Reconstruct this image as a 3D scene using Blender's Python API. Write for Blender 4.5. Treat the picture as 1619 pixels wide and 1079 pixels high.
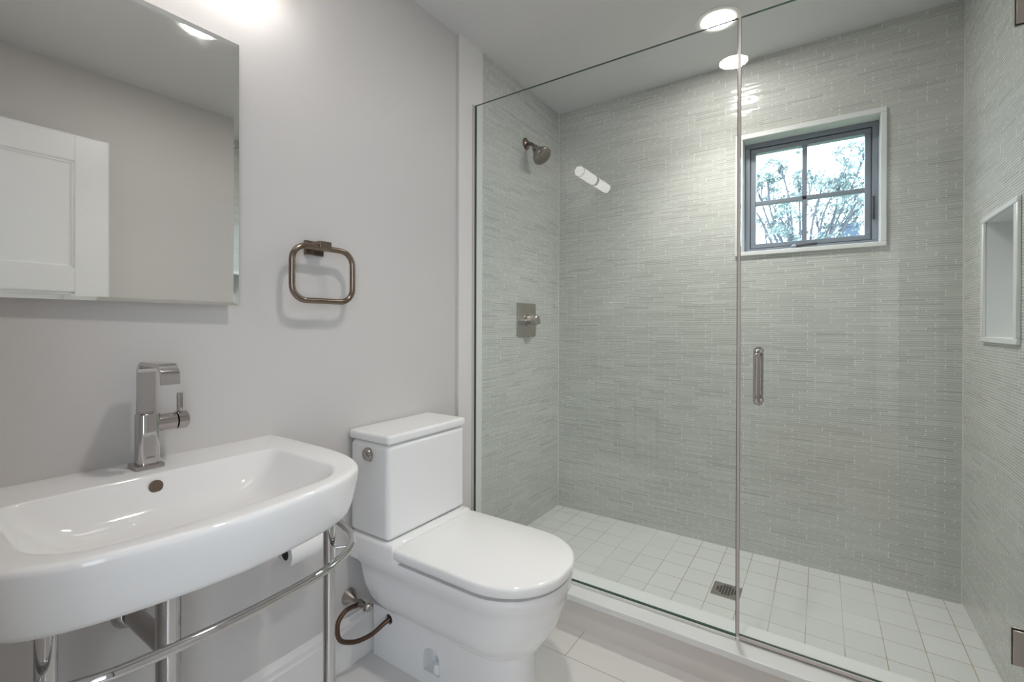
import bpy, bmesh, math, random
from mathutils import Vector, Matrix
random.seed(7)
for o in list(bpy.data.objects): bpy.data.objects.remove(o, do_unlink=True)
scene = bpy.context.scene
COL = scene.collection
PI = math.pi
def R(a): return math.radians(a)

# ------------------------------------------------------------ camera
yaw, pit, rol = .5903, .0023, .0029
F = Vector((-math.sin(yaw)*math.cos(pit), math.cos(yaw)*math.cos(pit), -math.sin(pit)))
Rt = Vector((math.cos(yaw), math.sin(yaw), 0)); Up = Rt.cross(F)
Rt, Up = Rt*math.cos(rol)+Up*math.sin(rol), -Rt*math.sin(rol)+Up*math.cos(rol)
cd = bpy.data.cameras.new('camera'); cam = bpy.data.objects.new('camera', cd); COL.objects.link(cam)
cam.matrix_world = Matrix(((Rt.x, Up.x, -F.x, 1.3038), (Rt.y, Up.y, -F.y, 0.0), (Rt.z, Up.z, -F.z, 1.137), (0, 0, 0, 1)))
cd.sensor_width = 36; cd.lens = 731.03/1619*36; cd.shift_y = -22.194/1619; cd.clip_start = .01; cd.clip_end = 100
scene.camera = cam

# ------------------------------------------------------------ world, exposure
w = bpy.data.worlds.new('world'); scene.world = w; w.use_nodes = True
bg = w.node_tree.nodes['Background']; bg.inputs[0].default_value = (.76, .88, 1, 1); bg.inputs[1].default_value = 6.0
scene.view_settings.view_transform = 'Standard'; scene.view_settings.look = 'None'
scene.view_settings.exposure = 0.0; scene.view_settings.gamma = 1
scene.cycles.caustics_reflective = False; scene.cycles.caustics_refractive = False
scene.cycles.sample_clamp_indirect = 6
scene.cycles.max_bounces = 12; scene.cycles.transparent_max_bounces = 16
DOWN = 120.0      # radiance of the recessed lamps
SCONCE = 10.0

BEAMS = ((.945, 2.052, 58.0), (.95, .85, 29.0), (2.15, -2.75, 110.0))      # beams of the two bathroom lamps; the hall one is added to brighten door_2
for x_, y_, p_ in BEAMS:
    l_ = bpy.data.lights.new('downlight_beam', 'SPOT'); l_.energy = p_; l_.spot_size = R(112); l_.spot_blend = 1.0; l_.shadow_soft_size = .05; l_.color = (1, .955, .905)
    o_ = bpy.data.objects.new('downlight_beam', l_); COL.objects.link(o_); o_.location = (x_, y_, 2.385)
# ------------------------------------------------------------ materials
def mat(name, col, rough=.5, metal=0.0, **kw):
    m = bpy.data.materials.new(name); m.use_nodes = True
    b = m.node_tree.nodes['Principled BSDF']
    b.inputs['Base Color'].default_value = (*col, 1); b.inputs['Roughness'].default_value = rough
    b.inputs['Metallic'].default_value = metal
    for k, v in kw.items(): b.inputs[k.replace('_', ' ')].default_value = v
    return m
def emis(name, col, s):
    m = bpy.data.materials.new(name); m.use_nodes = True; nt = m.node_tree; nt.nodes.clear()
    e = nt.nodes.new('ShaderNodeEmission'); o = nt.nodes.new('ShaderNodeOutputMaterial')
    e.inputs[0].default_value = (*col, 1); e.inputs[1].default_value = s; nt.links.new(e.outputs[0], o.inputs[0]); return m
class NT:
    def __init__(s, m): s.t = m.node_tree; s.b = s.t.nodes['Principled BSDF']
    def n(s, ty, **kw):
        x = s.t.nodes.new(ty)
        for k, v in kw.items(): setattr(x, k, v)
        return x
    def l(s, a, b): s.t.links.new(a, b)
    def m(s, op, a, b=None, c=None):
        x = s.n('ShaderNodeMath', operation=op)
        for i, v in enumerate((a, b, c)):
            if v is None: continue
            if isinstance(v, (int, float)): x.inputs[i].default_value = v
            else: s.l(v, x.inputs[i])
        return x.outputs[0]
    def pos(s):
        tc = s.n('ShaderNodeTexCoord'); sp = s.n('ShaderNodeSeparateXYZ'); s.l(tc.outputs['Object'], sp.inputs[0])
        return tc.outputs['Object'], sp.outputs
    def mix(s, f, a, b):
        x = s.n('ShaderNodeMix', data_type='RGBA')
        if isinstance(f, (int, float)): x.inputs[0].default_value = f
        else: s.l(f, x.inputs[0])
        for i, v in ((6, a), (7, b)):
            if isinstance(v, tuple): x.inputs[i].default_value = (*v, 1)
            else: s.l(v, x.inputs[i])
        return x.outputs[2]
    def bump(s, h, dist, st=.5):
        b = s.n('ShaderNodeBump'); b.inputs['Distance'].default_value = dist; b.inputs['Strength'].default_value = st
        s.l(h, b.inputs['Height']); s.l(b.outputs[0], s.b.inputs['Normal'])

def paint(name, col, rough=.55):
    m = mat(name, col, rough); t = NT(m); co, _ = t.pos()
    n = t.n('ShaderNodeTexNoise'); n.inputs['Scale'].default_value = 220; t.l(co, n.inputs['Vector'])
    t.bump(n.outputs[0], .0004, .25)
    n2 = t.n('ShaderNodeTexNoise'); n2.inputs['Scale'].default_value = 3; t.l(co, n2.inputs['Vector'])
    t.l(t.mix(n2.outputs[0], tuple(c*.985 for c in col), tuple(min(1, c*1.015) for c in col)), t.b.inputs['Base Color'])
    return m
def strip_tile(name, ax):
    """thin linear glass mosaic: 8.8 mm rows, staggered pieces of unequal tone"""
    m = mat(name, (.4, .4, .36), .16, 0, Specular_IOR_Level=.35); t = NT(m); co, xyz = t.pos(); u = xyz[ax]; z = xyz[2]
    pitch, L = .0088, .142
    row = t.m('FLOOR', t.m('DIVIDE', z, pitch)); fz = t.m('FRACT', t.m('DIVIDE', z, pitch))
    wn = t.n('ShaderNodeTexWhiteNoise', noise_dimensions='1D'); t.l(row, wn.inputs['W'])
    off = t.m('DIVIDE', t.m('FLOOR', t.m('MULTIPLY', wn.outputs[0], 5)), 5.0)
    q = t.m('ADD', t.m('DIVIDE', u, L), off); cell = t.m('FLOOR', q); fu = t.m('FRACT', q)
    cb = t.n('ShaderNodeCombineXYZ'); t.l(cell, cb.inputs[0]); t.l(row, cb.inputs[1])
    wc = t.n('ShaderNodeTexWhiteNoise', noise_dimensions='2D'); t.l(cb.outputs[0], wc.inputs['Vector'])
    cr = t.n('ShaderNodeValToRGB'); e = cr.color_ramp.elements
    e[0].position = 0; e[0].color = (.455, .455, .43, 1); e[1].position = 1; e[1].color = (.635, .64, .61, 1)
    x = e.new(.12); x.color = (.525, .53, .50, 1); x = e.new(.8); x.color = (.59, .595, .565, 1)
    t.l(wc.outputs[0], cr.inputs[0])
    # streaks inside the glass
    mp = t.n('ShaderNodeMapping'); mp.inputs['Scale'].default_value = (7, 7, 260) ; t.l(co, mp.inputs[0])
    ns = t.n('ShaderNodeTexNoise'); ns.inputs['Scale'].default_value = 1; t.l(mp.outputs[0], ns.inputs['Vector'])
    base = t.mix(t.m('MULTIPLY', ns.outputs[0], .30), cr.outputs[0], (.45, .45, .42))
    g1 = t.m('LESS_THAN', fz, .15); g2 = t.m('LESS_THAN', fu, .018); g = t.m('MAXIMUM', g1, g2)
    col = t.mix(g, base, (.80, .80, .775)); t.l(col, t.b.inputs['Base Color'])
    rg = t.m('ADD', t.m('MULTIPLY', g, .5), t.m('MULTIPLY_ADD', wc.outputs[0], .10, .10)); t.l(rg, t.b.inputs['Roughness'])
    cb2 = t.n('ShaderNodeCombineXYZ'); t.l(row, cb2.inputs[0]); t.l(cell, cb2.inputs[1])
    w2 = t.n('ShaderNodeTexWhiteNoise', noise_dimensions='2D'); t.l(cb2.outputs[0], w2.inputs['Vector'])
    n3 = t.n('ShaderNodeTexNoise'); n3.inputs['Scale'].default_value = 26; t.l(co, n3.inputs['Vector'])
    tilt = t.m('MULTIPLY', t.m('SUBTRACT', w2.outputs[0], .5), fz)             # each strip sits at a slightly different tilt
    h = t.m('ADD', t.m('MULTIPLY', t.m('SUBTRACT', 1.0, g), .35), t.m('ADD', t.m('MULTIPLY', tilt, 1.5), t.m('MULTIPLY', n3.outputs[0], 1.6)))
    t.bump(h, .0010, .6)
    return m
def grid_tile(name, px, py, ox, oy, col, gcol, gw, rough=.35, rand=.03, stagger=0.0, wear=None):
    m = mat(name, col, rough); t = NT(m); co, xyz = t.pos()
    qy = t.m('DIVIDE', t.m('SUBTRACT', xyz[1], oy), py); ry = t.m('FLOOR', qy)
    qx = t.m('ADD', t.m('DIVIDE', t.m('SUBTRACT', xyz[0], ox), px), t.m('MULTIPLY', ry, stagger))
    fx = t.m('FRACT', qx); fy = t.m('FRACT', qy)
    g = t.m('MAXIMUM', t.m('LESS_THAN', fx, gw/px), t.m('LESS_THAN', fy, gw/py))
    cb = t.n('ShaderNodeCombineXYZ'); t.l(t.m('FLOOR', qx), cb.inputs[0]); t.l(ry, cb.inputs[1])
    wn = t.n('ShaderNodeTexWhiteNoise', noise_dimensions='2D'); t.l(cb.outputs[0], wn.inputs['Vector'])
    base = t.mix(wn.outputs[0], tuple(c*(1-rand) for c in col), tuple(min(1, c*(1+rand)) for c in col))
    gc = gcol
    if wear:
        n = t.n('ShaderNodeTexNoise'); n.inputs['Scale'].default_value = 3.2; t.l(co, n.inputs['Vector'])
        f = t.m('MULTIPLY', t.m('SUBTRACT', n.outputs[0], .40), 6.0); x = t.n('ShaderNodeClamp'); t.l(f, x.inputs[0])
        gc = t.mix(x.outputs[0], gcol, wear)
    t.l(t.mix(g, base, gc), t.b.inputs['Base Color'])
    t.l(t.m('MULTIPLY_ADD', g, .4, rough), t.b.inputs['Roughness'])
    t.bump(t.m('SUBTRACT', 1.0, g), .0008, .4)
    return m
def pane(name, tint, ior=1.5, gcol=(1, 1, 1)):
    m = bpy.data.materials.new(name); m.use_nodes = True; nt = m.node_tree; nt.nodes.clear()
    o = nt.nodes.new('ShaderNodeOutputMaterial'); mx = nt.nodes.new('ShaderNodeMixShader'); fr = nt.nodes.new('ShaderNodeFresnel')
    tr = nt.nodes.new('ShaderNodeBsdfTransparent'); gl = nt.nodes.new('ShaderNodeBsdfGlossy')
    tr.inputs[0].default_value = (*tint, 1); gl.inputs['Roughness'].default_value = 0; gl.inputs[0].default_value = (*gcol, 1)
    fr.inputs[0].default_value = ior
    ge = nt.nodes.new('ShaderNodeNewGeometry'); ma = nt.nodes.new('ShaderNodeMath'); ma.operation = 'MULTIPLY'
    sb = nt.nodes.new('ShaderNodeMath'); sb.operation = 'SUBTRACT'; sb.inputs[0].default_value = 1
    nt.links.new(ge.outputs['Backfacing'], sb.inputs[1])            # inner faces of the sheet let light straight through
    nt.links.new(fr.outputs[0], ma.inputs[0]); nt.links.new(sb.outputs[0], ma.inputs[1])
    nt.links.new(ma.outputs[0], mx.inputs[0]); nt.links.new(tr.outputs[0], mx.inputs[1]); nt.links.new(gl.outputs[0], mx.inputs[2])
    nt.links.new(mx.outputs[0], o.inputs[0]); return m
def metal(name, col, rough):
    m = mat(name, col, rough, 1.0); t = NT(m); co, _ = t.pos()
    n = t.n('ShaderNodeTexNoise'); n.inputs['Scale'].default_value = 60; t.l(co, n.inputs['Vector'])
    t.l(t.m('MULTIPLY_ADD', n.outputs[0], .06, rough-.03 if rough > .03 else 0.0), t.b.inputs['Roughness']); return m

M = dict(
  wall=paint('wall_paint', (.635, .608, .594)), ceil=paint('ceiling_paint', (.72, .715, .72)), trim=paint('trim_paint', (.78, .765, .75), .3),
  door=paint('door_paint', (.80, .80, .80), .35), hallwall=paint('hall_paint', (.50, .49, .48)),
  ceramic=mat('vitreous_china', (.84, .832, .828), .05, 0, Specular_IOR_Level=.5), seat=mat('seat_plastic', (.87, .865, .86), .09),
  chrome=metal('chrome', (.56, .55, .555), .045), nickel=metal('polished_nickel', (.44, .41, .40), .09),
  bronze=metal('brushed_bronze_nickel', (.24, .185, .15), .22), brush=metal('brushed_nickel', (.50, .46, .42), .3),
  gun=metal('dark_brushed_nickel', (.30, .27, .24), .25),
  mirror=metal('mirror_silver', (.92, .935, .915), .0), dark=mat('dark_hole', (.015, .013, .012), .6),
  stone=mat('white_marble', (.80, .81, .81), .25), alu=mat('window_aluminium', (.24, .27, .32), .4, .3),
  edge=mat('glass_edge', (.02, .06, .045), .1), seal=mat('clear_vinyl_seal', (.60, .55, .52), .3),
  caulk=mat('caulk', (.72, .72, .68), .5), hose=metal('braided_hose', (.14, .085, .065), .4),
  glass=pane('shower_glass', (.962, .987, .980)), wglass=pane('window_glass', (.97, .98, .99), 1.35),
  tube=emis('lit_frosted_glass', (1, .965, .93), SCONCE), lamp=emis('lit_downlight', (1, .95, .90), DOWN),
  riser=mat('curb_riser_tile', (.74, .70, .675), .3), white=mat('white_enamel', (.85, .84, .83), .35), paper=mat('toilet_paper', (.85, .84, .83), .9), card=mat('cardboard', (.10, .08, .07), .9),
  tileX=strip_tile('linear_mosaic_back', 0), tileY=strip_tile('linear_mosaic_side', 1),
  sfloor=grid_tile('shower_floor_tile', .1107, .116, 1.148, 2.138, (.70, .705, .695), (.575, .565, .54), .0028, .3, .03, 0, (.40, .33, .24)),
  ffloor=grid_tile('bathroom_floor_tile', .60, .305, .572, 1.425, (.71, .69, .67), (.42, .38, .33), .003, .28, .02, .5),
  leaf=mat('leaves', (.16, .27, .22), .5), bark=mat('bark', (.11, .12, .14), .8), brick=mat('grey_brick', (.17, .20, .27), .8),
  grass=mat('grass', (.10, .16, .06), .9), wood=mat('hall_boards', (.35, .24, .15), .4))
def veins(m, c0, c1, sc=3):
    t = NT(m); co, _ = t.pos(); n = t.n('ShaderNodeTexNoise'); n.inputs['Scale'].default_value = sc; n.inputs['Distortion'].default_value = 1.5
    t.l(co, n.inputs['Vector']); t.l(t.mix(n.outputs[0], c0, c1), t.b.inputs['Base Color'])
veins(M['stone'], (.76, .77, .77), (.84, .85, .85)); veins(M['leaf'], (.15, .22, .20), (.30, .38, .37), 6); veins(M['brick'], (.05, .07, .11), (.09, .12, .17), 9)

# ------------------------------------------------------------ mesh helpers
def box(bm, a, b, bev=0.0, seg=2):
    c = [(a[i]+b[i])/2 for i in range(3)]; s = [abs(b[i]-a[i]) for i in range(3)]
    r = bmesh.ops.create_cube(bm, size=1, matrix=Matrix.Translation(c) @ Matrix.Diagonal((*s, 1)))
    if bev > 0:
        es = {e for v in r['verts'] for e in v.link_edges}
        bmesh.ops.bevel(bm, geom=list(es), offset=bev, segments=seg, profile=.5, affect='EDGES')
    return bm
def obj(name, bm, m, parent=None, smooth=True, wn=False, ang=38):
    me = bpy.data.meshes.new(name); bmesh.ops.recalc_face_normals(bm, faces=bm.faces); bm.to_mesh(me); bm.free()
    o = bpy.data.objects.new(name, me); COL.objects.link(o)
    for x in (m if isinstance(m, (list, tuple)) else [m]): me.materials.append(x)
    if smooth:
        me.shade_smooth(); me.set_sharp_from_angle(angle=R(ang))
        if wn: md = o.modifiers.new('wn', 'WEIGHTED_NORMAL'); md.keep_sharp = True
    if parent:
        o.parent = parent; o.matrix_parent_inverse = Matrix.Translation(parent.location).inverted()
    return o
def B(): return bmesh.new()
def bx(name, a, b, m, parent=None, bev=0.0, seg=2): return obj(name, box(B(), a, b, bev, seg), m, parent, smooth=bev > 0, wn=bev > 0)
def cyl(bm, p0, p1, r0, r1=None, n=32, caps=True):
    p0, p1 = Vector(p0), Vector(p1); r1 = r0 if r1 is None else r1
    q = (p1-p0).to_track_quat('Z', 'Y').to_matrix().to_4x4()
    bmesh.ops.create_cone(bm, cap_ends=caps, segments=n, radius1=r0, radius2=r1, depth=(p1-p0).length, matrix=Matrix.Translation((p0+p1)/2) @ q)
    return bm
def lathe(bm, p0, axis, prof, n=36):
    """prof: (distance along axis, radius)"""
    q = Vector(axis).normalized().to_track_quat('Z', 'Y').to_matrix(); p0 = Vector(p0); rings = []
    for d, r in prof:
        rings.append([bm.verts.new(p0+q @ Vector((r*math.cos(2*PI*i/n), r*math.sin(2*PI*i/n), d))) for i in range(n)])
    for a, b in zip(rings, rings[1:]):
        for i in range(n): bm.faces.new((a[i], a[(i+1) % n], b[(i+1) % n], b[i]))
    for rg in (rings[0], rings[-1]):
        try: bm.faces.new(rg)
        except ValueError: pass
    return bm
def loft(bm, rings, cap0=True, cap1=True):
    vr = [[bm.verts.new(p) for p in r] for r in rings]; n = len(vr[0])
    for a, b in zip(vr, vr[1:]):
        for i in range(n): bm.faces.new((a[i], a[(i+1) % n], b[(i+1) % n], b[i]))
    if cap0: bm.faces.new(vr[0])
    if cap1: bm.faces.new(vr[-1])
    return bm
def tube(bm, pts, r, n=16, closed=False, caps=True):
    pts = [Vector(p) for p in pts]; N = len(pts); rings = []; up = None
    rr = r if isinstance(r, (list, tuple)) else [r]*N
    for i, p in enumerate(pts):
        a = pts[(i-1) % N] if (closed or i > 0) else p; b = pts[(i+1) % N] if (closed or i < N-1) else p
        t = (b-a).normalized()
        if up is None: up = t.orthogonal().normalized()
        up = (up-t*up.dot(t)).normalized(); s = t.cross(up)
        rings.append([bm.verts.new(p+(up*math.cos(2*PI*k/n)+s*math.sin(2*PI*k/n))*rr[i]) for k in range(n)])
    prs = list(zip(rings, rings[1:]))
    if closed:
        # match the seam by nearest vertex
        a, b = rings[-1], rings[0]; off = min(range(n), key=lambda k: (b[k].co-a[0].co).length)
        b2 = [b[(k+off) % n] for k in range(n)]; prs.append((a, b2))
    for a, b in prs:
        for k in range(n): bm.faces.new((a[k], a[(k+1) % n], b[(k+1) % n], b[k]))
    if not closed and caps: bm.faces.new(rings[0]); bm.faces.new(rings[-1])
    return bm
def spline(pts, k=8, closed=False):
    P = [Vector(p) for p in pts]; N = len(P); out = []
    for i in range(N if closed else N-1):
        p0 = P[(i-1) % N] if (closed or i > 0) else P[i]; p1 = P[i]; p2 = P[(i+1) % N]
        p3 = P[(i+2) % N] if (closed or i+2 < N) else p2
        for j in range(k):
            t = j/k; out.append(.5*((2*p1)+(p2-p0)*t+(2*p0-5*p1+4*p2-p3)*t*t+(3*p1-p0-3*p2+p3)*t**3))
    if not closed: out.append(P[-1])
    return out
def tag(o, label, cat, group=None):
    o['label'] = label; o['category'] = cat
    if group: o['group'] = group
    return o
def thing(name, label, cat, loc, group=None):
    o = bpy.data.objects.new(name, None); COL.objects.link(o); o.location = loc; o.empty_display_size = .05
    return tag(o, label, cat, group)
def struct(o): o['kind'] = 'structure'; return o
def boolcut(o, cutter_bm):
    me = bpy.data.meshes.new('cutter'); bmesh.ops.recalc_face_normals(cutter_bm, faces=cutter_bm.faces); cutter_bm.to_mesh(me); cutter_bm.free()
    c = bpy.data.objects.new('cutter', me); COL.objects.link(c)
    md = o.modifiers.new('b', 'BOOLEAN'); md.operation = 'DIFFERENCE'; md.object = c; md.solver = 'EXACT'
    dg = bpy.context.evaluated_depsgraph_get(); dg.update()
    nm = bpy.data.meshes.new_from_object(o.evaluated_get(dg)); o.modifiers.remove(md)
    old = o.data; o.data = nm; nm.name = old.name
    bpy.data.objects.remove(c, do_unlink=True); nm.shade_smooth(); nm.set_sharp_from_angle(angle=R(38))

# ------------------------------------------------------------ room shell
ZS, ZC, XL, XR, YB, YN = .068, 2.398, -.015, 1.773, 2.443, -.04
W = 1.758
struct(bx('floor', (XL-.1, YN-.12, -.12), (XR+.1, 1.59, 0), M['ffloor']))
struct(bx('floor_shower', (-.1, 1.59, -.12), (W+.1, YB+.05, ZS), M['sfloor']))
struct(bx('ceiling', (-.25, YN-.12, ZC), (2.0, YB+.35, ZC+.12), M['ceil']))
struct(bx('wall_left', (-.2, YN-.12, -.12), (XL, 1.5345, ZC), M['wall']))
struct(bx('wall_right', (XR, YN-.12, -.12), (2.0, 1.5345, ZC), M['wall']))
struct(bx('wall_left_shower', (-.2, 1.5345, -.12), (-.004, YB, ZC), M['wall']))
struct(bx('wall_left_tiled', (-.004, 1.697, ZS-.02), (0, YB, ZC), M['tileY']))
struct(bx('trim_1', (-.004, 1.5345, 0), (0, 1.697, ZC), M['trim']))
# back wall with the window opening
b = B(); wx0, wx1, wz0, wz1 = .975, 1.512, 1.482, 2.032
for a, c in (((-.2, YB, -.12), (wx0, YB+.17, ZC)), ((wx1, YB, -.12), (2.0, YB+.17, ZC)), ((wx0, YB, -.12), (wx1, YB+.17, wz0)), ((wx0, YB, wz1), (wx1, YB+.17, ZC))): box(b, a, c)
struct(obj('wall_back', b, M['tileX'], smooth=False))
# right wall of the shower with the niche opening
b = B(); ny0, ny1, nz0, nz1 = 1.853, 2.162, 1.090, 1.499
for a, c in (((W, 1.697, ZS-.02), (2.0, ny0, ZC)), ((W, ny1, ZS-.02), (2.0, YB, ZC)), ((W, ny0, ZS-.02), (2.0, ny1, nz0)), ((W, ny0, nz1), (2.0, ny1, ZC))): box(b, a, c)
struct(obj('wall_right_tiled', b, M['tileY'], smooth=False))
struct(bx('trim_2', (W, 1.5345, 0), (2.0, 1.697, ZC), M['trim']))
# near wall with the doorway
DX0, DX1, DZ = .90, 1.70, 2.06
b = B()
for a, c in (((-.2, YN-.12, 0), (DX0, YN, ZC)), ((DX1, YN-.12, 0), (2.0, YN, ZC)), ((DX0, YN-.12, DZ), (DX1, YN, ZC))): box(b, a, c)
struct(obj('wall_near', b, M['wall'], smooth=False))
b = B()
for a, c in (((DX0-.07, YN, 0), (DX0, YN+.015, DZ+.07)), ((DX0, YN, DZ), (DX1, YN+.015, DZ+.07)), ((DX0, YN-.12, 0), (DX0+.015, YN, DZ)), ((DX1-.012, YN-.12, 0), (DX1, YN, DZ)), ((DX0, YN-.12, DZ-.015), (DX1, YN, DZ))): box(b, a, c, .002, 1)
struct(obj('trim_3', b, M['trim']))
# shower corner grout beads
struct(bx('trim_4', (0, YB-.004, ZS), (.004, YB, ZC), M['caulk'])); struct(bx('trim_5', (W-.004, YB-.004, ZS), (W, YB, ZC), M['caulk']))
struct(bx('trim_6', (W-.004, 1.74, ZS), (W, YB-.004, ZS+.004), M['caulk']))
# baseboard: profile swept along the wall
def board(name, x0, dirx, y0, y1):
    prof = [(0, 0), (.015, 0), (.015, .118), (.012, .124), (.012, .140), (.006, .152), (.004, .160), (0, .160)]
    rg = [[(x0+dirx*px, y, pz) for px, pz in prof] for y in (y0, y1)]
    return struct(obj(name, loft(B(), rg), M['trim'], smooth=False))
board('baseboard_left', XL, 1, YN, 1.5345); board('baseboard_right', XR, -1, YN, 1.5345)

# shower curb
cb = thing('shower_curb', 'low white curb with a marble cap running under the glass from wall to wall', 'curb', (.88, 1.64, 0))
bx('riser', (0.0, 1.580, 0.0), (W, 1.735, .106), M['riser'], cb)
bx('cap', (0.0005, 1.562, .106), (W-.0005, 1.740, .130), M['stone'], cb, .004)

# hall behind the camera
HY = -3.3
struct(bx('floor_hall', (-.7, HY, -.12), (2.7, YN-.12, 0), M['wood'])); struct(bx('ceiling_hall', (-.7, HY, ZC), (2.7, YN-.12, ZC+.12), M['ceil']))
struct(bx('wall_hall_left', (-.8, HY, 0), (-.7, YN-.12, ZC), M['wall'])); 
struct(bx('wall_hall_near_left', (-.8, YN-.14, 0), (-.2, YN-.12, ZC), M['wall'])); struct(bx('wall_hall_near_right', (2.0, YN-.14, 0), (2.8, YN-.12, ZC), M['wall']))
b = B(); hy0, hy1, hz0, hz1 = -2.9, -.5, .3, 2.25
for a, c in (((2.7, HY, 0), (2.8, hy0, ZC)), ((2.7, hy1, 0), (2.8, YN-.12, ZC)), ((2.7, hy0, 0), (2.8, hy1, hz0)), ((2.7, hy0, hz1), (2.8, hy1, ZC))): box(b, a, c)
struct(obj('wall_hall_right', b, M['wall'], smooth=False))
struct(bx('wall_hall_far', (-.8, HY-.1, 0), (2.8, HY, ZC), M['hallwall']))
b = B(); box(b, (1.80, HY, 0), (2.50, HY+.04, 2.05), .003, 1); struct(obj('door_2', b, M['door']))

# ------------------------------------------------------------ window in the shower
wd = bpy.data.objects.new('window_1', None); COL.objects.link(wd); wd.location = (1.24, YB, 1.757); struct(wd)
b = B(); ox0, ox1, oz0, oz1 = .957, 1.524, 1.472, 2.046; ix0, ix1, iz0, iz1 = .989, 1.503, 1.491, 2.023
y0, y1 = YB-.010, YB+.075
box(b, (ox0, y0, iz1), (ox1, YB, oz1), .002, 1); box(b, (ox0, y0, oz0), (ox1, YB, iz0), .002, 1)
box(b, (ox0, y0, iz0), (ix0, YB, iz1), .002, 1); box(b, (ix1, y0, iz0), (ox1, YB, iz1), .002, 1)
box(b, (wx0, YB, iz1), (wx1, y1, wz1)); box(b, (wx0, YB, wz0), (wx1, y1, iz0)); box(b, (wx0, YB, iz0), (ix0, y1, iz1)); box(b, (ix1, YB, iz0), (wx1, y1, iz1))
obj('marble_surround', b, M['stone'], wd, wn=True)
def frame(b, x0, x1, z0, z1, t, ya, yb, bev=.0015):
    box(b, (x0, ya, z1-t), (x1, yb, z1), bev, 1); box(b, (x0, ya, z0), (x1, yb, z0+t), bev, 1)
    box(b, (x0, ya, z0+t), (x0+t, yb, z1-t), bev, 1); box(b, (x1-t, ya, z0+t), (x1, yb, z1-t), bev, 1)
b = B(); frame(b, ix0, ix1, iz0, iz1, .022, y1-.004, YB+.14)
obj('window_frame', b, M['alu'], wd)
sx0, sx1, sz0, sz1 = ix0+.024, ix1-.024, iz0+.025, iz1-.024
b = B(); frame(b, sx0, sx1, sz0, sz1, .022, y1+.006, YB+.12)
sash = obj('sash', b, M['alu'], wd)
gx0, gx1, gz0, gz1 = sx0+.02, sx1-.02, sz0+.02, sz1-.02; gm = 1.235; gz = 1.735
b = B(); box(b, (gm-.010, y1+.012, gz0), (gm+.010, YB+.11, gz1), .002, 1); box(b, (gx0, y1+.012, gz-.010), (gx1, YB+.11, gz+.010), .002, 1)
obj('muntins', b, M['alu'], sash)
b = B(); frame(b, sx0-.002, sx1+.002, sz0-.003, sz1+.002, .003, y1+.004, y1+.02, 0); obj('gasket', b, M['dark'], sash)
for a, c, e, f in ((gx0, gm-.01, gz0, gz-.01), (gm+.01, gx1, gz0, gz-.01), (gx0, gm-.01, gz+.01, gz1), (gm+.01, gx1, gz+.01, gz1)):
    bx('pane', (a, YB+.098, e), (c, YB+.102, f), M['wglass'], sash)
# crank
b = B(); lathe(b, (1.196, y1-.004, iz0+.012), (0, -1, 0), [(0, .017), (.012, .015), (.02, .008)], 20); box(b, (1.15, y1-.02, iz0), (1.24, y1, iz0+.012), .003, 2)
ck = obj('crank_base', b, M['alu'], wd)
b = B(); tube(b, [(1.205, y1-.022, iz0+.018), (1.24, y1-.026, iz0+.020), (1.285, y1-.026, iz0+.022)], [.005, .0045, .006], 10); obj('crank_arm', b, M['dark'], wd)
bx('sash_latch', (ix1-.020, y1-.012, 1.60), (ix1-.012, y1-.004, 1.70), M['dark'], wd, .002)

# ------------------------------------------------------------ niche
nc = thing('shower_niche', 'recessed white marble shelf niche in the tiled wall at the right edge', 'niche', (W, 2.003, 1.09))
b = B(); fy0, fy1, fz0, fz1 = 1.829, 2.180, 1.088, 1.502; qy0, qy1, qz0, qz1 = 1.857, 2.156, 1.106, 1.484; xf, xb_ = W-.010, W+.10
for a, c in (((xf, fy0, qz1), (W, fy1, fz1)), ((xf, fy0, fz0), (W, fy1, qz0)), ((xf, fy0, qz0), (W, qy0, qz1)), ((xf, qy1, qz0), (W, fy1, qz1))): box(b, a, c, .002, 1)
obj('face_frame', b, M['stone'], nc)
b = B()
for a, c in (((W, ny0, qz1), (xb_, ny1, nz1)), ((W, ny0, nz0), (xb_, ny1, qz0)), ((W, ny0, qz0), (xb_, qy0, qz1)), ((W, qy1, qz0), (xb_, ny1, qz1)), ((xb_, ny0, nz0), (xb_+.01, ny1, nz1))): box(b, a, c)
obj('niche_lining', b, M['stone'], nc, smooth=False)

# ------------------------------------------------------------ shower glass
GY0, GY1, GT = 1.634, 1.644, 2.127
def sheet(name, x0, x1, z0, z1, parent, ya=GY0, yb=GY1):
    b = B(); box(b, (x0, ya, z0), (x1, yb, z1))
    b.faces.ensure_lookup_table(); bmesh.ops.recalc_face_normals(b, faces=b.faces)
    for f in b.faces: f.material_index = 0 if abs(f.normal.y) > .5 else 1
    return obj(name, b, [M['glass'], M['edge']], parent, smooth=False)
fp = thing('fixed_shower_panel', 'tall fixed glass shower panel between the toilet wall and the glass door', 'glass panel', (.54, 1.639, .13))
sheet('glass', .0085, 1.0768, .1435, GT, fp)
for a_, c_ in (((.005, GY0, .140), (.0085, GY1, GT)), ((1.0768, GY0, .140), (1.078, GY1, GT)), ((.0085, GY0, .140), (1.0768, GY1, .1435))): bx('glass_edge', a_, c_, M['edge'], fp)
bx('bottom_caulk', (.004, GY0-.006, .130), (1.078, GY1+.004, .140), M['caulk'], fp, .002); bx('side_caulk', (.0, GY0-.012, .1301), (.005, GY1, GT), M['seal'], fp)
sd = thing('shower_door', 'hinged clear glass shower door with a tubular pull handle', 'shower door', (1.70, 1.639, .13))
gd = sheet('door_glass', 1.087, 1.748, .148, GT, sd)
bx('edge_seal', (1.0785, GY0+.001, .140), (1.0865, GY1-.001, GT-.002), M['seal'], sd)
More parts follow.
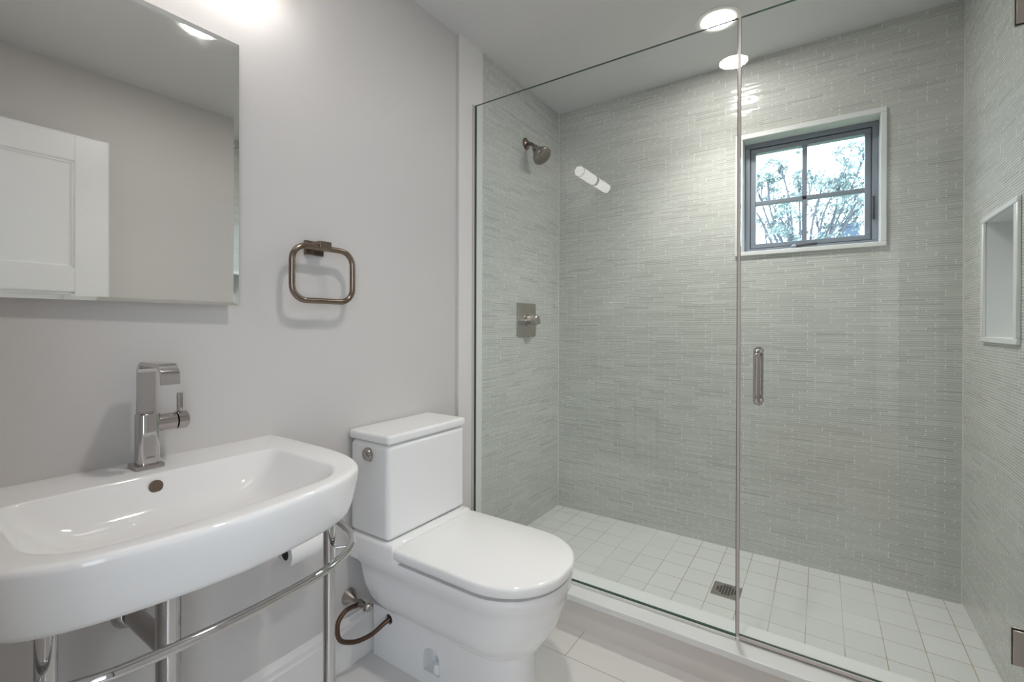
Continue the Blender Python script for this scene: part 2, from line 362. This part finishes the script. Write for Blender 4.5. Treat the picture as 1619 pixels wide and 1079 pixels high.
b = B(); box(b, (1.087, GY0-.003, .136), (1.748, GY1+.006, .1479), .002, 1); obj('bottom_sweep', b, M['seal'], sd)
def pull(sgn):
    yy = GY0 if sgn < 0 else GY1; x = 1.139; d = .046*sgn; z0, z1 = .904, 1.059
    pts = [(x, yy, z0), (x, yy+d*.55, z0), (x, yy+d*.85, z0+.004), (x, yy+d, z0+.016), (x, yy+d, z0+.05), (x, yy+d, z1-.05), (x, yy+d, z1-.016), (x, yy+d*.85, z1-.004), (x, yy+d*.55, z1), (x, yy, z1)]
    b = B(); tube(b, spline(pts, 5), .0095, 20)
    for z in (z0, z1): cyl(b, (x, yy, z), (x, yy+.006*sgn, z), .014)
    return b
h = obj('pull_handle', pull(-1), M['nickel'], sd); obj('pull_handle', pull(1), M['nickel'], sd)
for z0 in (.307, 1.881):
    hg = B(); box(hg, (1.697, GY0-.006, z0), (1.757, GY0, z0+.086), .0012, 1); box(hg, (1.697, GY1, z0), (1.757, GY1+.006, z0+.086), .0012, 1)
    hi = obj('hinge', hg, M['brush'], sd)
    g = B(); frame(g, 1.6955, 1.757, z0-.0015, z0+.0875, .0025, GY0-.0012, GY0, 0); obj('hinge_gasket', g, M['dark'], hi)

# ------------------------------------------------------------ shower fittings
sh = thing('shower_head', 'small round nickel shower head on a short arm high on the tiled wall', 'shower head', (0, 2.072, 2.10))
b = B(); lathe(b, (0, 2.072, 2.10), (1, 0, 0), [(0, .031), (.003, .031), (.009, .024), (.014, .014), (.016, 0.002)], 32); obj('flange', b, M['bronze'], sh)
b = B(); tube(b, spline([(.004, 2.072, 2.10), (.02, 2.072, 2.099), (.045, 2.072, 2.084), (.064, 2.072, 2.062)], 6), .0095, 16); obj('shower_arm', b, M['bronze'], sh)
ax = Vector((.66, -.08, -.75)).normalized(); p0 = Vector((.054, 2.072, 2.070))
b = B(); lathe(b, p0, ax, [(0, .010), (.002, .0175), (.016, .0185), (.022, .016), (.024, .012)], 28); obj('swivel_joint', b, M['gun'], sh)
b = B(); lathe(b, p0+ax*.022, ax, [(0, .015), (.004, .026), (.024, .036), (.038, .046), (.050, .0505), (.057, .0505), (.060, .048), (.060, .042)], 40); hd = obj('spray_head', b, M['gun'], sh)
b = B(); lathe(b, p0+ax*.079, ax, [(0, .043), (.004, .043), (.006, .040)], 36)
q = ax.to_track_quat('Z', 'Y').to_matrix()
for rr, nn in ((.008, 6), (.017, 12), (.026, 18), (.034, 24)):
    for k in range(nn):
        c = p0+ax*.084+q @ Vector((rr*math.cos(2*PI*k/nn), rr*math.sin(2*PI*k/nn), 0)); cyl(b, c, c+ax*.003, .0018, .0012, 8)
obj('spray_face', b, M['gun'], hd)
sv = thing('shower_valve', 'square brushed nickel shower valve plate with a round lever knob', 'shower valve', (0, 2.08, 1.17))
bx('plate', (0, 1.988, 1.083), (.007, 2.170, 1.257), M['brush'], sv, .001)
b = B(); lathe(b, (.006, 2.078, 1.168), (1, 0, 0), [(0, .030), (.006, .030), (.006, .023), (.040, .023)], 36); obj('valve_stem', b, M['nickel'], sv)
b = B(); lathe(b, (.042, 2.078, 1.168), (1, 0, 0), [(0, .020), (.001, .026), (.030, .026), (.033, .023), (.033, .002)], 36); box(b, (.055, 2.084, 1.148), (.068, 2.125, 1.158), .003, 2); obj('knob', b, M['brush'], sv)
dr = thing('floor_drain', 'square pierced nickel drain set in the shower floor', 'drain', (.988, 2.034, ZS))
fd = bx('drain_frame', (.936, 1.980, ZS), (1.040, 2.087, ZS+.002), M['brush'], dr)
b = B()
for i in range(-3, 4):
    for j in range(-3, 4):
        if i*i+j*j <= 10: box(b, (.988+i*.0108-.0038, 2.034+j*.0108-.0038, ZS+.002), (.988+i*.0108+.0038, 2.034+j*.0108+.0038, ZS+.0024))
obj('drain_holes', b, M['dark'], dr, smooth=False)

# ------------------------------------------------------------ ceiling lamps, fan
for (x, y, lb) in ((.945, 2.052, 'lit recessed downlight in the ceiling over the shower'), (.95, .85, 'lit recessed downlight in the ceiling, the one seen in the mirror'),
    (2.15, -2.75, 'added unseen lamp in the hall ceiling that brightens the hall door')):  # unseen hall lamp, added so the hall door reflects brighter in the glass
    t = thing('downlight', lb, 'ceiling light', (x, y, ZC), 'recessed ceiling lamps')
    b = B(); lathe(b, (x, y, ZC), (0, 0, -1), [(0, .088), (.002, .0875), (.003, .085), (.003, .066), (.001, .0625)], 48); bmesh.ops.delete(b, geom=[f for f in b.faces if len(f.verts) > 4], context='FACES'); obj('trim_ring', b, M['white'], t)
    b = B(); lathe(b, (x, y, ZC-.0005), (0, 0, -1), [(0, .062), (.001, .062)], 40); obj('lamp', b, M['lamp'], t)
vt = thing('exhaust_fan', 'square white fan grille in the ceiling near the shower glass', 'exhaust fan', (.585, 1.25, ZC))
b = B(); frame2 = [(.45, 1.12), (.72, 1.38)]
box(b, (.45, 1.12, ZC-.012), (.72, 1.38, ZC), .003, 2); obj('fan_cover', b, M['white'], vt)
b = B()
for k in range(12): box(b, (.47, 1.142+k*.0185, ZC-.0135), (.70, 1.149+k*.0185, ZC-.012))
obj('slots', b, M['dark'], vt, smooth=False)

# ------------------------------------------------------------ sconce over the mirror
sc = thing('wall_sconce', 'lit horizontal tube sconce over the mirror, seen as a reflection in the glass', 'wall light', (XL, .475, 2.05))
b = B(); lathe(b, (XL, .475, 2.045), (1, 0, 0), [(0, .032), (.010, .032), (.014, .026), (.03, .012), (.085, .010)], 28); obj('bracket', b, M['chrome'], sc)
for a, c in ((.295, .497), (.527, .727)):
    b = B(); cyl(b, (.085, a, 2.072), (.085, c, 2.072), .030); obj('glass_tube', b, M['tube'], sc)
for a, c, r in ((.497, .527, .032), (.715, .721, .0318), (.301, .307, .0318)):
    b = B(); cyl(b, (.085, a, 2.072), (.085, c, 2.072), r); obj('metal_band', b, M['chrome'], sc)

# ------------------------------------------------------------ mirror
mc = thing('mirror_cabinet', 'large unframed wall mirror over the washbasin reflecting the open door', 'mirror', (XL, .31, 1.19))
def xm(y, o=0): return .020+.025*(y-.35)+o
MY0, MY1, MZ0, MZ1 = -.03, .613, 1.1885, 1.876
b = B(); ya, yb = MY0+.004, MY1-.016; loft(b, [[(XL, ya, z), (XL, yb, z), (xm(yb, -.0062), yb, z), (xm(ya, -.0062), ya, z)] for z in (MZ0+.004, MZ1-.004)]); obj('cabinet_body', b, M['white'], mc, smooth=False)
b = B(); bw = .014
outer = [(MY0, MZ0), (MY1, MZ0), (MY1, MZ1), (MY0, MZ1)]; inner = [(MY0+bw, MZ0+bw*.6), (MY1-bw, MZ0+bw*.6), (MY1-bw, MZ1-bw), (MY0+bw, MZ1-bw)]
loft(b, [[(xm(y, -.006), y, z) for y, z in outer], [(xm(y, -.0022), y, z) for y, z in outer], [(xm(y, 0), y, z) for y, z in inner]])
obj('mirror_glass', b, M['mirror'], mc, smooth=False)

# ------------------------------------------------------------ towel ring
tr = thing('towel_ring', 'rounded rectangular bronze towel ring on a square wall post', 'towel ring', (XL, .852, 1.375))
b = B(); box(b, (XL, .821, 1.354), (XL+.010, .884, 1.398), .0015, 1); box(b, (XL+.008, .832, 1.366), (.052, .873, 1.392), .002, 1); obj('wall_post', b, M['bronze'], tr, wn=True)
y0_, y1_, z0_, z1_, rc = .751, .957, 1.211, 1.372, .045
pts = []
for cy_, cz_, a0 in ((y1_-rc, z1_-rc, 0), (y0_+rc, z1_-rc, 90), (y0_+rc, z0_+rc, 180), (y1_-rc, z0_+rc, 270)):
    for k in range(9): a = R(a0+k*90/8); pts.append((.040, cy_+rc*math.cos(a), cz_+rc*math.sin(a)))
b = B(); tube(b, pts, .0088, 18, closed=True); obj('ring', b, M['bronze'], tr)

# ------------------------------------------------------------ washbasin
SYC = .400
def sinkring(hw, front, back, z, N=64, p=3.3, y0=SYC):
    """D plan: straight back, sides easing into a bowed front"""
    out = []; key = [(0, 1), (.55, .995), (.76, .955), (.86, .87), (.945, .69), (.975, .48), (.995, .22), (1, 0)]
    half = [(back, hw)]+[(back+(front-back)*a if a > 0 else back+.001, hw*c) for a, c in key]
    sp = spline([(a, c, 0) for a, c in half], 6); pts = [(q_.x, q_.y) for q_ in sp]
    full = [(x, y0+y) for x, y in pts]+[(x, y0-y) for x, y in reversed(pts[:-1])]
    return [(x, y, z) for x, y in full]
def bowlring(hw, x0, x1, z, r, bow=0.02):
    """rounded basin opening with slightly bowed front"""
    out = []
    for cx_, cy_, a0 in ((x1-r, SYC+hw-r, 0), (x0+r*.6, SYC+hw-r*.6, 90), (x0+r*.6, SYC-hw+r*.6, 180), (x1-r, SYC-hw+r, 270)):
        rr = r if a0 in (0, 270) else r*.6
        for k in range(11):
            a = R(a0+k*9); x = cx_+rr*math.cos(a); y = cy_+rr*math.sin(a); out.append((x, y))
        if a0 == 90:
            for k in range(1, 10): out.append((x0, SYC+(hw-r*.6)*(1-k/5)))
        if a0 == 0:
            for k in range(1, 6): out.append((x1-r+(x0+r*.6-x1+r)*k/6, SYC+hw))
        if a0 == 180:
            for k in range(1, 6): out.append((x0+r*.6+(x1-r-x0-r*.6)*k/6, SYC-hw))
    for k in range(1, 14): out.append((x1, SYC-(hw-r)+2*(hw-r)*k/14))
    res = []
    for x, y in out:
        t = max(0, 1-((y-SYC)/hw)**2); f = (x-x0)/(x1-x0); res.append((x+bow*t*f*f, y, z))
    return res
def arcs(pts, n):
    P = [Vector(p) for p in pts]; L = [0]
    for a_, c_ in zip(P, P[1:]): L.append(L[-1]+(c_-a_).length)
    out = []
    for k in range(n):
        d = L[-1]*k/(n-1); i = max(j for j in range(len(P)-1) if L[j] <= d+1e-9); w_ = L[i+1]-L[i]
        out.append(P[i].lerp(P[i+1], min(1, (d-L[i])/w_) if w_ > 1e-9 else 0))
    return out
def halfring(back, side, z):
    """back: centre of the back edge to its corner; side: corner round to the centre of the front; y relative to the basin centre"""
    h = arcs(back, 14)+arcs(side, 60)[1:]
    return [(p.x, SYC+p.y, z) for p in h]+[(p.x, SYC-p.y, z) for p in reversed(h[1:-1])]
def SR(hw, f, bk, z):
    key = [(0, 1), (.3, .997), (.48, .99), (.6, .974), (.70, .942), (.79, .888), (.865, .806), (.915, .69), (.95, .55), (.975, .375), (.993, .18), (1, 0)]
    sp = spline([(bk+(f-bk)*a, hw*c, 0) for a, c in key], 8); sp[0].y = hw
    return halfring([(bk, 0, 0), (bk, hw, 0)], sp, z)
def BR(hw, x0, x1, z, r, bow=.02):
    rb = min(.035, hw*.8); m = R(45)
    back = [(x0, 0, 0), (x0, hw-rb, 0)]+[(x0+rb-rb*math.cos(m*k/4), hw-rb+rb*math.sin(m*k/4), 0) for k in range(1, 5)]
    side = [(x0+rb-rb*math.cos(m+m*k/4), hw-rb+rb*math.sin(m+m*k/4), 0) for k in range(5)]
    side += [(x1-r+r*math.sin(R(90)*k/12), hw-r+r*math.cos(R(90)*k/12), 0) for k in range(13)]+[(x1, (hw-r)*(1-k/10), 0) for k in range(1, 11)]
    f = lambda p: (p[0]+bow*max(0, 1-(p[1]/hw)**2)*((p[0]-x0)/(x1-x0))**2, p[1], 0)
    return halfring([f(p) for p in back], [f(p) for p in side], z)
ZT = .820
rings = [BR(.03, .265, .335, .735, .028, 0), BR(.12, .20, .39, .737, .05, 0), BR(.160, .170, .405, .742, .07, .006), BR(.180, .156, .415, .752, .075, .010), BR(.202, .145, .424, .770, .080, .014),
         BR(.229, .134, .431, .797, .085, .02), BR(.240, .130, .436, .810, .087, .022), BR(.245, .1275, .4385, .8165, .087, .023), BR(.2485, .125, .4415, .8195, .087, .024), BR(.252, .1215, .445, ZT, .087, .024),
         SR(.325, .501, XL, ZT), SR(.3305, .5065, XL, ZT-.0012), SR(.334, .510, XL, ZT-.005), SR(.335, .511, XL, ZT-.011), SR(.334, .508, XL, ZT-.03), SR(.329, .497, XL, .745), SR(.325, .489, XL, .724), SR(.321, .484, XL, .715), SR(.314, .477, XL, .7115), SR(.29, .45, XL, .711)]
ws = obj('washbasin', loft(B(), rings), M['ceramic'], ang=70)
tag(ws, 'wide white ceramic washbasin with a bowed front on chrome legs', 'washbasin')
b = B(); lathe(b, (.1335, .393, .795), (1, 0, .17), [(-.004, .013), (.0035, .013), (.0045, .0095), (.003, .0005)], 28); obj('overflow_ring', b, M['bronze'], ws)
b = B(); lathe(b, (.305, SYC, .734), (0, 0, 1), [(0, .03), (.003, .03), (.005, .024), (.004, .002)], 32); obj('drain_plug', b, M['chrome'], ws)

# ------------------------------------------------------------ console stand
cs = thing('console_stand', 'chrome console legs and curved towel rail carrying the washbasin', 'washbasin stand', (.4, SYC, 0))
for s in (-1, 1):
    y = SYC+s*.225
    b = B(); cyl(b, (.400, y, .012), (.400, y, .7105), .0125, n=28); lathe(b, (.4, y, 0), (0, 0, 1), [(0, .02), (.004, .02), (.012, .013)], 24); lg = obj('leg', b, M['chrome'], cs)
    b = B(); cyl(b, (.400, y, .644), (.428, y+s*.030, .644), .0025, n=12); obj('rail_bracket', b, M['chrome'], lg)
RZ = .644; half = [(x_, y_, RZ) for x_, y_ in ((.20, .325), (.25, .325), (.305, .319), (.36, .304), (.395, .287), (.422, .266), (.445, .239), (.462, .206), (.476, .165), (.486, .09), (.490, 0))]
path = [(x, SYC+y, z) for x, y, z in half]+[(x, SYC-y, z) for x, y, z in reversed(half[:-1])]
b = B(); tube(b, spline(path, 6), .0085, 18); obj('towel_rail', b, M['chrome'], cs)

# trap under the basin
pt = thing('bottle_trap', 'chrome waste pipe and trap arm under the washbasin', 'waste pipe', (.20, .393, .2))
b = B(); cyl(b, (.20, .393, .60), (.20, .393, .710), .022); cyl(b, (.20, .393, .615), (.20, .393, .645), .0235); obj('tailpiece', b, M['chrome'], pt)
b = B(); lathe(b, (.20, .393, .26), (0, 0, 1), [(0, .012), (.004, .022), (.34, .022)], 32); obj('trap_body', b, M['chrome'], pt)
b = B(); cyl(b, (XL+.004, .393, .478), (.20, .393, .478), .019); obj('trap_arm', b, M['nickel'], pt)
b = B(); lathe(b, (XL, .393, .478), (1, 0, 0), [(0, .034), (.004, .034), (.012, .028), (.018, .020)], 32); obj('wall_escutcheon', b, M['chrome'], pt)

# ------------------------------------------------------------ faucet
fx, fy = .052, .405
fc = thing('faucet', 'polished nickel basin faucet with a flat arched spout and side lever', 'faucet', (fx, fy, ZT))
bx('base_plate', (fx-.027, fy-.028, ZT), (fx+.027, fy+.024, ZT+.009), M['nickel'], fc, .0015)
def rrect(cx_, cy_, hx, hy, r, z, n=5):
    o_ = []
    for sx, sy, a0 in ((1, 1, 0), (-1, 1, 90), (-1, -1, 180), (1, -1, 270)):
        for k in range(n+1): a = R(a0+90*k/n); o_.append((cx_+sx*(hx-r)+r*math.cos(a), cy_+sy*(hy-r)+r*math.sin(a), z))
    return o_
b = B(); loft(b, [rrect(fx, fy, .020, .021, .012, z) for z in (ZT+.009, .938)]+[rrect(fx, fy, .018, .019, .011, .9395)])
fb = obj('body', b, M['chrome'], fc)
bx('maker_badge', (fx+.0196, fy-.008, .842), (fx+.0204, fy+.008, .846), M['gun'], fb, .0003)
# flat ribbon spout: one slab bent over
CX = fx-.009; cl = [(CX, .930), (CX, 1.027)]
for k in range(1, 9): a = R(180-k*90/8); cl.append((CX+.024+.024*math.cos(a), 1.027+.024*math.sin(a)))
for k in range(0, 9): a = R(90-k*84/8); cl.append((fx+.094+.027*math.cos(a), 1.024+.027*math.sin(a)))
cl.append((fx+.1225, 1.012))
rg = []; hw = .0165
for i, (x, z) in enumerate(cl):
    a = Vector(cl[max(i-1, 0)]); c = Vector(cl[min(i+1, len(cl)-1)]); t = (c-a).normalized(); nx, nz = -t.y, t.x; T = .0045
    rg.append([(x+nx*T, fy-hw, z+nz*T), (x+nx*T, fy+hw, z+nz*T), (x-nx*T, fy+hw, z-nz*T), (x-nx*T, fy-hw, z-nz*T)])
b = B(); loft(b, rg); bmesh.ops.bevel(b, geom=[e for e in b.edges if abs((e.verts[0].co-e.verts[1].co).y) < 1e-4 and True and not e.is_boundary and len(e.link_faces) == 2 and e.calc_face_angle(0) > 1.2], offset=.002, segments=2, affect='EDGES')
obj('spout', b, M['chrome'], fc, wn=True)
b = B(); lathe(b, (fx, fy+.015, .915), (0, 1, 0), [(0, .0190), (.038, .0190), (.039, .016)], 32); hb = obj('handle_hub', b, M['nickel'], fc)
b = B(); lathe(b, (fx, fy+.0545, .915), (0, 1, 0), [(0, .016), (.001, .0205), (.020, .0205), (.023, .0175), (.023, .001)], 32); box(b, (fx-.006, fy+.058, .928), (fx+.006, fy+.067, .978), .0012, 2); obj('lever', b, M['nickel'], fc)

# ------------------------------------------------------------ toilet
TY = 1.170
def dring(xb, xf, hw, a, z, rb=.02, yc=TY, n=26, tilt=0):
    xc = xf-a; hp = [(xb, 0), (xb, hw*.5)]
    for k in range(7): t = R(90-k*15); hp.append((xb+rb-rb*math.sin(t), hw-rb+rb*math.cos(t)))
    for k in range(1, 7): hp.append((xb+rb+(xc-xb-rb)*k/7, hw))
    for k in range(n+1):
        t = R(90*k/n); c, s = math.cos(t), math.sin(t); hp.append((xc+a*s**.93 if s > 0 else xc, hw*(c**.93 if c > 1e-9 else 0)))
    return [(x, yc-y, z+tilt*x) for x, y in hp]+[(x, yc+y, z+tilt*x) for x, y in reversed(hp[1:-1])]
tl = thing('toilet', 'white two piece toilet with a closed lid beside the shower glass', 'toilet', (.0, TY, 0))
b = B(); loft(b, [dring(.002, .590, .106, .13, 0), dring(.002, .590, .106, .13, .160), dring(.002, .596, .108, .135, .176)])
bs = obj('base', b, M['ceramic'], tl, ang=50)
c = B(); HX = .288; prof = [(HX-.034, .045), (HX+.036, .045)]+[(HX+.001+.035*math.cos(R(k*18)), .085+.038*math.sin(R(k*18))) for k in range(0, 11)]
loft(c, [[(x, TY-.120, z) for x, z in prof], [(x, TY-.062, z) for x, z in prof]]); boolcut(bs, c)
c = B(); cyl(c, (.094, TY-.13, .146), (.094, TY-.06, .146), .017); boolcut(bs, c)
b = B(); lathe(b, (HX+.014, TY-.085, .045), (0, 0, 1), [(0, .017), (.014, .017), (.026, .013), (.032, .003)], 24); obj('bolt_cap', b, M['seat'], tl)
prof = [(.176, .12, .594, .1075, .135, .03), (.180, .105, .606, .113, .145, .035), (.200, .085, .626, .135, .16, .04), (.225, .066, .642, .156, .17, .045), (.255, .048, .660, .173, .18, .045), (.290, .035, .674, .181, .19, .042),
        (.330, .030, .686, .184, .195, .035), (.360, .026, .692, .1865, .20, .03), (.3665, .022, .6985, .1925, .20, .028), (.398, .018, .702, .193, .20, .025), (.405, .018, .700, .191, .20, .025)]
b = B(); loft(b, [dring(xb, xf, hw, a, z, rb) for z, xb, xf, hw, a, rb in prof])
bo = obj('bowl', b, M['ceramic'], tl, ang=50)
def sec(x, ztop, hw=.1925): return [(x, TY-hw, .37), (x, TY-hw, ztop-.012), (x, TY-hw+.004, ztop-.003), (x, TY-hw+.012, ztop), (x, TY+hw-.012, ztop), (x, TY+hw-.004, ztop-.003), (x, TY+hw, ztop-.012), (x, TY+hw, .37)]
b = B(); loft(b, [sec(.004, .450), sec(.004, .454), sec(.196, .454), sec(.203, .4515), sec(.208, .445), sec(.212, .430), sec(.218, .416), sec(.230, .407)])
obj('tank_ledge', b, M['ceramic'], bo, ang=50)
b = B(); box(b, (-.006, TY-.1868, .4560), (.182, TY+.1858, .7590), .017, 5); tk = obj('tank', b, M['ceramic'], tl, wn=True)
b = B(); box(b, (-.012, TY-.1885, .7600), (.1855, TY+.1875, .7905), .0095, 5); obj('tank_lid', b, M['ceramic'], tl, wn=True)
b = B(); box(b, (.012, TY-.168, .455), (.165, TY+.168, .7615)); obj('tank_gap_shade', b, M['dark'], tk, smooth=False)  # dark core standing in for the shade in the gap under the lid
b = B(); loft(b, [dring(.232, .690, .178, .195, .4045), dring(.232, .690, .178, .195, .4145)]); obj('seat_ring', b, M['gun'] if False else M['seat'], tl)
b = B(); loft(b, [dring(.216, .702, .187, .20, .4115, .008), dring(.209, .706, .1915, .20, .4165, .008), dring(.207, .708, .193, .20, .425, .008), dring(.207, .708, .193, .20, .437, .008), dring(.209, .706, .191, .20, .4425, .008), dring(.215, .700, .185, .197, .4455, .008)])
obj('seat_lid', b, M['seat'], tl, ang=50)
b = B(); lathe(b, (.089, TY-.184, .722), (0, -1, 0), [(0, .021), (.010, .021), (.015, .018), (.016, .002)], 28); lv = obj('lever_boss', b, M['nickel'], tl)
b = B(); tube(b, [(.089, TY-.200, .722), (.104, TY-.204, .716), (.122, TY-.206, .710)], [.006, .005, .0045], 12); obj('flush_lever', b, M['nickel'], lv)

b = B(); cyl(b, (.094, TY-.098, .146), (.094, TY-.090, .146), .0168); obj('hose_hole_shade', b, M['dark'], tl)  # dark disc inside the hose hole, standing in for its shade
# supply valve and hose
va = thing('supply_valve', 'dark nickel stop valve with a braided hose looping into the toilet base', 'valve', (XL, .985, .226))
b = B(); lathe(b, (XL, .985, .226), (1, 0, -.02), [(0, .027), (.003, .027), (.022, .014), (.034, .009)], 30); obj('escutcheon', b, M['brush'], va)
b = B(); tube(b, [(.015, .985, .226), (.085, .985, .222)], .007, 14); cyl(b, (.04, .985, .224), (.062, .985, .223), .011, n=20); cyl(b, (.05, .985, .223), (.05, .962, .226), .008, n=16); cyl(b, (.086, .967, .222), (.086, 1.003, .222), .005, n=12); obj('stem', b, M['gun'], va)
b = B(); lathe(b, (.078, .985, .222), (1, 0, 0), [(0, .006), (.002, .012), (.012, .013), (.016, .010), (.017, .002)], 20); obj('knob', b, M['brush'], va)
HP = [(.050, .968, .226), (.055, .945, .233), (.060, .915, .235), (.060, .892, .214), (.060, .890, .178), (.058, .903, .150), (.058, .930, .130), (.062, .965, .116), (.072, 1.01, .116), (.086, 1.05, .135), (.094, 1.0655, .145), (.0945, 1.071, .146)]
b = B(); tube(b, spline(HP, 8), .0072, 14); obj('braided_hose', b, M['hose'], va)

# toilet paper
tp = thing('toilet_paper_holder', 'dark bar holder on the wall under the washbasin holding the paper roll', 'toilet paper holder', (XL, .71, .50))
b = B(); box(b, (XL, .670, .478), (XL+.008, .702, .522), .001, 1); box(b, (XL+.008, .680, .494), (.052, .692, .506), .001, 1); cyl(b, (.045, .686, .500), (.045, .845, .500), .0065, n=16); obj('arm', b, M['bronze'], tp)
rl = B(); R0, R1 = .037, .018; n = 40
rgs = []
for y, r in ((.728, R1), (.728, R0), (.832, R0), (.832, R1)): rgs.append([(.045+r*math.cos(2*PI*k/n), y, .490+r*math.sin(2*PI*k/n)) for k in range(n)])
loft(rl, rgs, False, False)
ro = obj('toilet_paper_roll', rl, M['paper']); tag(ro, 'white paper roll on the wall holder behind the basin leg', 'toilet paper')
b = B(); lathe(b, (.045, .729, .490), (0, 1, 0), [(0, R1+.0003), (.100, R1+.0003)], 32); bmesh.ops.delete(b, geom=[f for f in b.faces if len(f.verts) > 4], context='FACES'); obj('core', b, M['card'], ro)

# ------------------------------------------------------------ open door reflected in the mirror
d1 = bpy.data.objects.new('door_1', None); COL.objects.link(d1); struct(d1)
DL, DT, DH = .715, .035, 2.030
parts = []
b = B(); st = .125
for a, c in (((0, 0, .01), (st, DT, DH)), ((DL-st, 0, .01), (DL, DT, DH)), ((st, 0, DH-st), (DL-st, DT, DH)), ((st, 0, .01), (DL-st, DT, .24)), ((st, 0, 1.29), (DL-st, DT, 1.405))): box(b, a, c, .0015, 1)
parts.append(obj('stiles_and_rails', b, M['door'], d1, wn=True))
for z0, z1 in ((.24, 1.29), (1.405, DH-st)):
    b = B(); box(b, (st-.002, .010, z0-.002), (DL-st+.002, DT-.010, z1+.002)); 
    for (xa, xb2, za, zb) in ((st, st+.012, z0, z1), (DL-st-.012, DL-st, z0, z1), (st, DL-st, z0, z0+.012), (st, DL-st, z1-.012, z1)):
        box(b, (xa, .0045, za), (xb2, DT-.0045, zb), .003, 2)
    parts.append(obj('door_panel', b, M['door'], d1))
b = B(); lathe(b, (DL-.06, 0, .96), (0, -1, 0), [(0, .026), (.006, .026), (.01, .012), (.03, .010), (.034, .024), (.05, .027), (.058, .018), (.06, .002)], 24); parts.append(obj('door_knob', b, M['nickel'], d1))
d1.location = (1.686, -.012, 0); d1.rotation_euler = (0, 0, math.atan2(.802, .024))
# ------------------------------------------------------------ outside
gr = bx('ground', (-30, 3, -3.2), (30, 40, -3.1), M['grass']); struct(gr)
tree = thing('tree', 'leafy tree with thin branches seen through the shower window', 'tree', (1.2, 8.0, -3.1))
b = B(); TRK = [(1.2, 8.1, -3.1), (1.15, 8.1, -1.2), (1.1, 8.05, .6), (1.05, 8, 1.7)]
tube(b, spline(TRK, 6), [.16-.10*i/18 for i in range(19)], 10)
BL = [(.62,3.36,.20),(.79,3.50,.17),(.45,3.32,.16),(1.01,3.25,.18),(1.19,3.42,.2),(1.3,3.11,.25),(1.49,3.17,.25),(1.63,3.34,.25),(1.80,3.5,.22),(1.74,3.13,.25),(.54,2.77,.16),(.71,2.59,.18),(.91,2.75,.2),(1.23,2.83,.22),(1.45,2.68,.2),(1.63,2.72,.2),(.91,2.47,.15),(1.77,2.77,.18),(.83,3.09,.15),(.62,3.12,.18),(.2,3.3,.25),(2.05,3.3,.3),(2.1,2.7,.25),(.1,2.8,.2),(1.2,2.2,.3),(1.7,2.1,.3)]
tips = []
for (x, z, r) in BL:
    y = 8+random.uniform(-.5, .5); m0 = Vector((1.05+.3*(x-1.05), 8, 1.75+.25*(z-2))); m1 = Vector((x, y, z)); mid = m0.lerp(m1, .55)+Vector((random.uniform(-.12, .12), 0, random.uniform(-.1, .1)))
    pp = spline([(1.05, 8, 1.6), m0, mid, m1], 5); tube(b, pp, [.028-.022*i/(len(pp)-1) for i in range(len(pp))], 6); tips.append((m1, r))
    for k in range(4):
        e = m1+Vector((random.gauss(0, r*.8), random.gauss(0, r*.8), random.gauss(0, r*.7))); tube(b, spline([mid.lerp(m1, .5), m1.lerp(e, .4)+Vector((0, 0, .03)), e], 4), .006, 5); tips.append((e, r*.55))
obj('branches', b, M['bark'], tree)
b = B()
for c, r in tips:
    for k in range(int(30+1500*r*r)):
        p = c+Vector((random.gauss(0, r*.36), random.gauss(0, r*.36), random.gauss(0, r*.30))); s = random.uniform(.014, .026)
        d = Vector((random.gauss(0, 1), random.gauss(0, 1), random.gauss(0, .6))).normalized(); u = d.orthogonal().normalized(); v = d.cross(u)
        b.faces.new([b.verts.new(p+u*s*1.5), b.verts.new(p+v*s*.6+u*s*.2), b.verts.new(p-u*s*1.2), b.verts.new(p-v*s*.6+u*s*.2)])
fo = obj('foliage', b, M['leaf'], tree, smooth=False); fo['kind'] = 'stuff'
ch = thing('chimney', 'blocky grey-blue chimney beyond the tree in the lower right pane', 'chimney', (1.78, 12, -3.1), 'chimneys beyond the tree'); bx('stack', (1.615, 12, -3.1), (1.95, 12.5, 3.24), M['brick'], ch); bx('cap', (1.60, 11.98, 3.24), (1.965, 12.52, 3.31), M['brick'], ch)
ch = thing('chimney', 'smaller grey chimney beyond the tree, left of the larger one', 'chimney', (1.32, 12, -3.1), 'chimneys beyond the tree'); bx('stack', (1.262, 12, -3.1), (1.38, 12.2, 3.15), M['brick'], ch); bx('cap', (1.25, 11.98, 3.15), (1.39, 12.22, 3.19), M['brick'], ch)
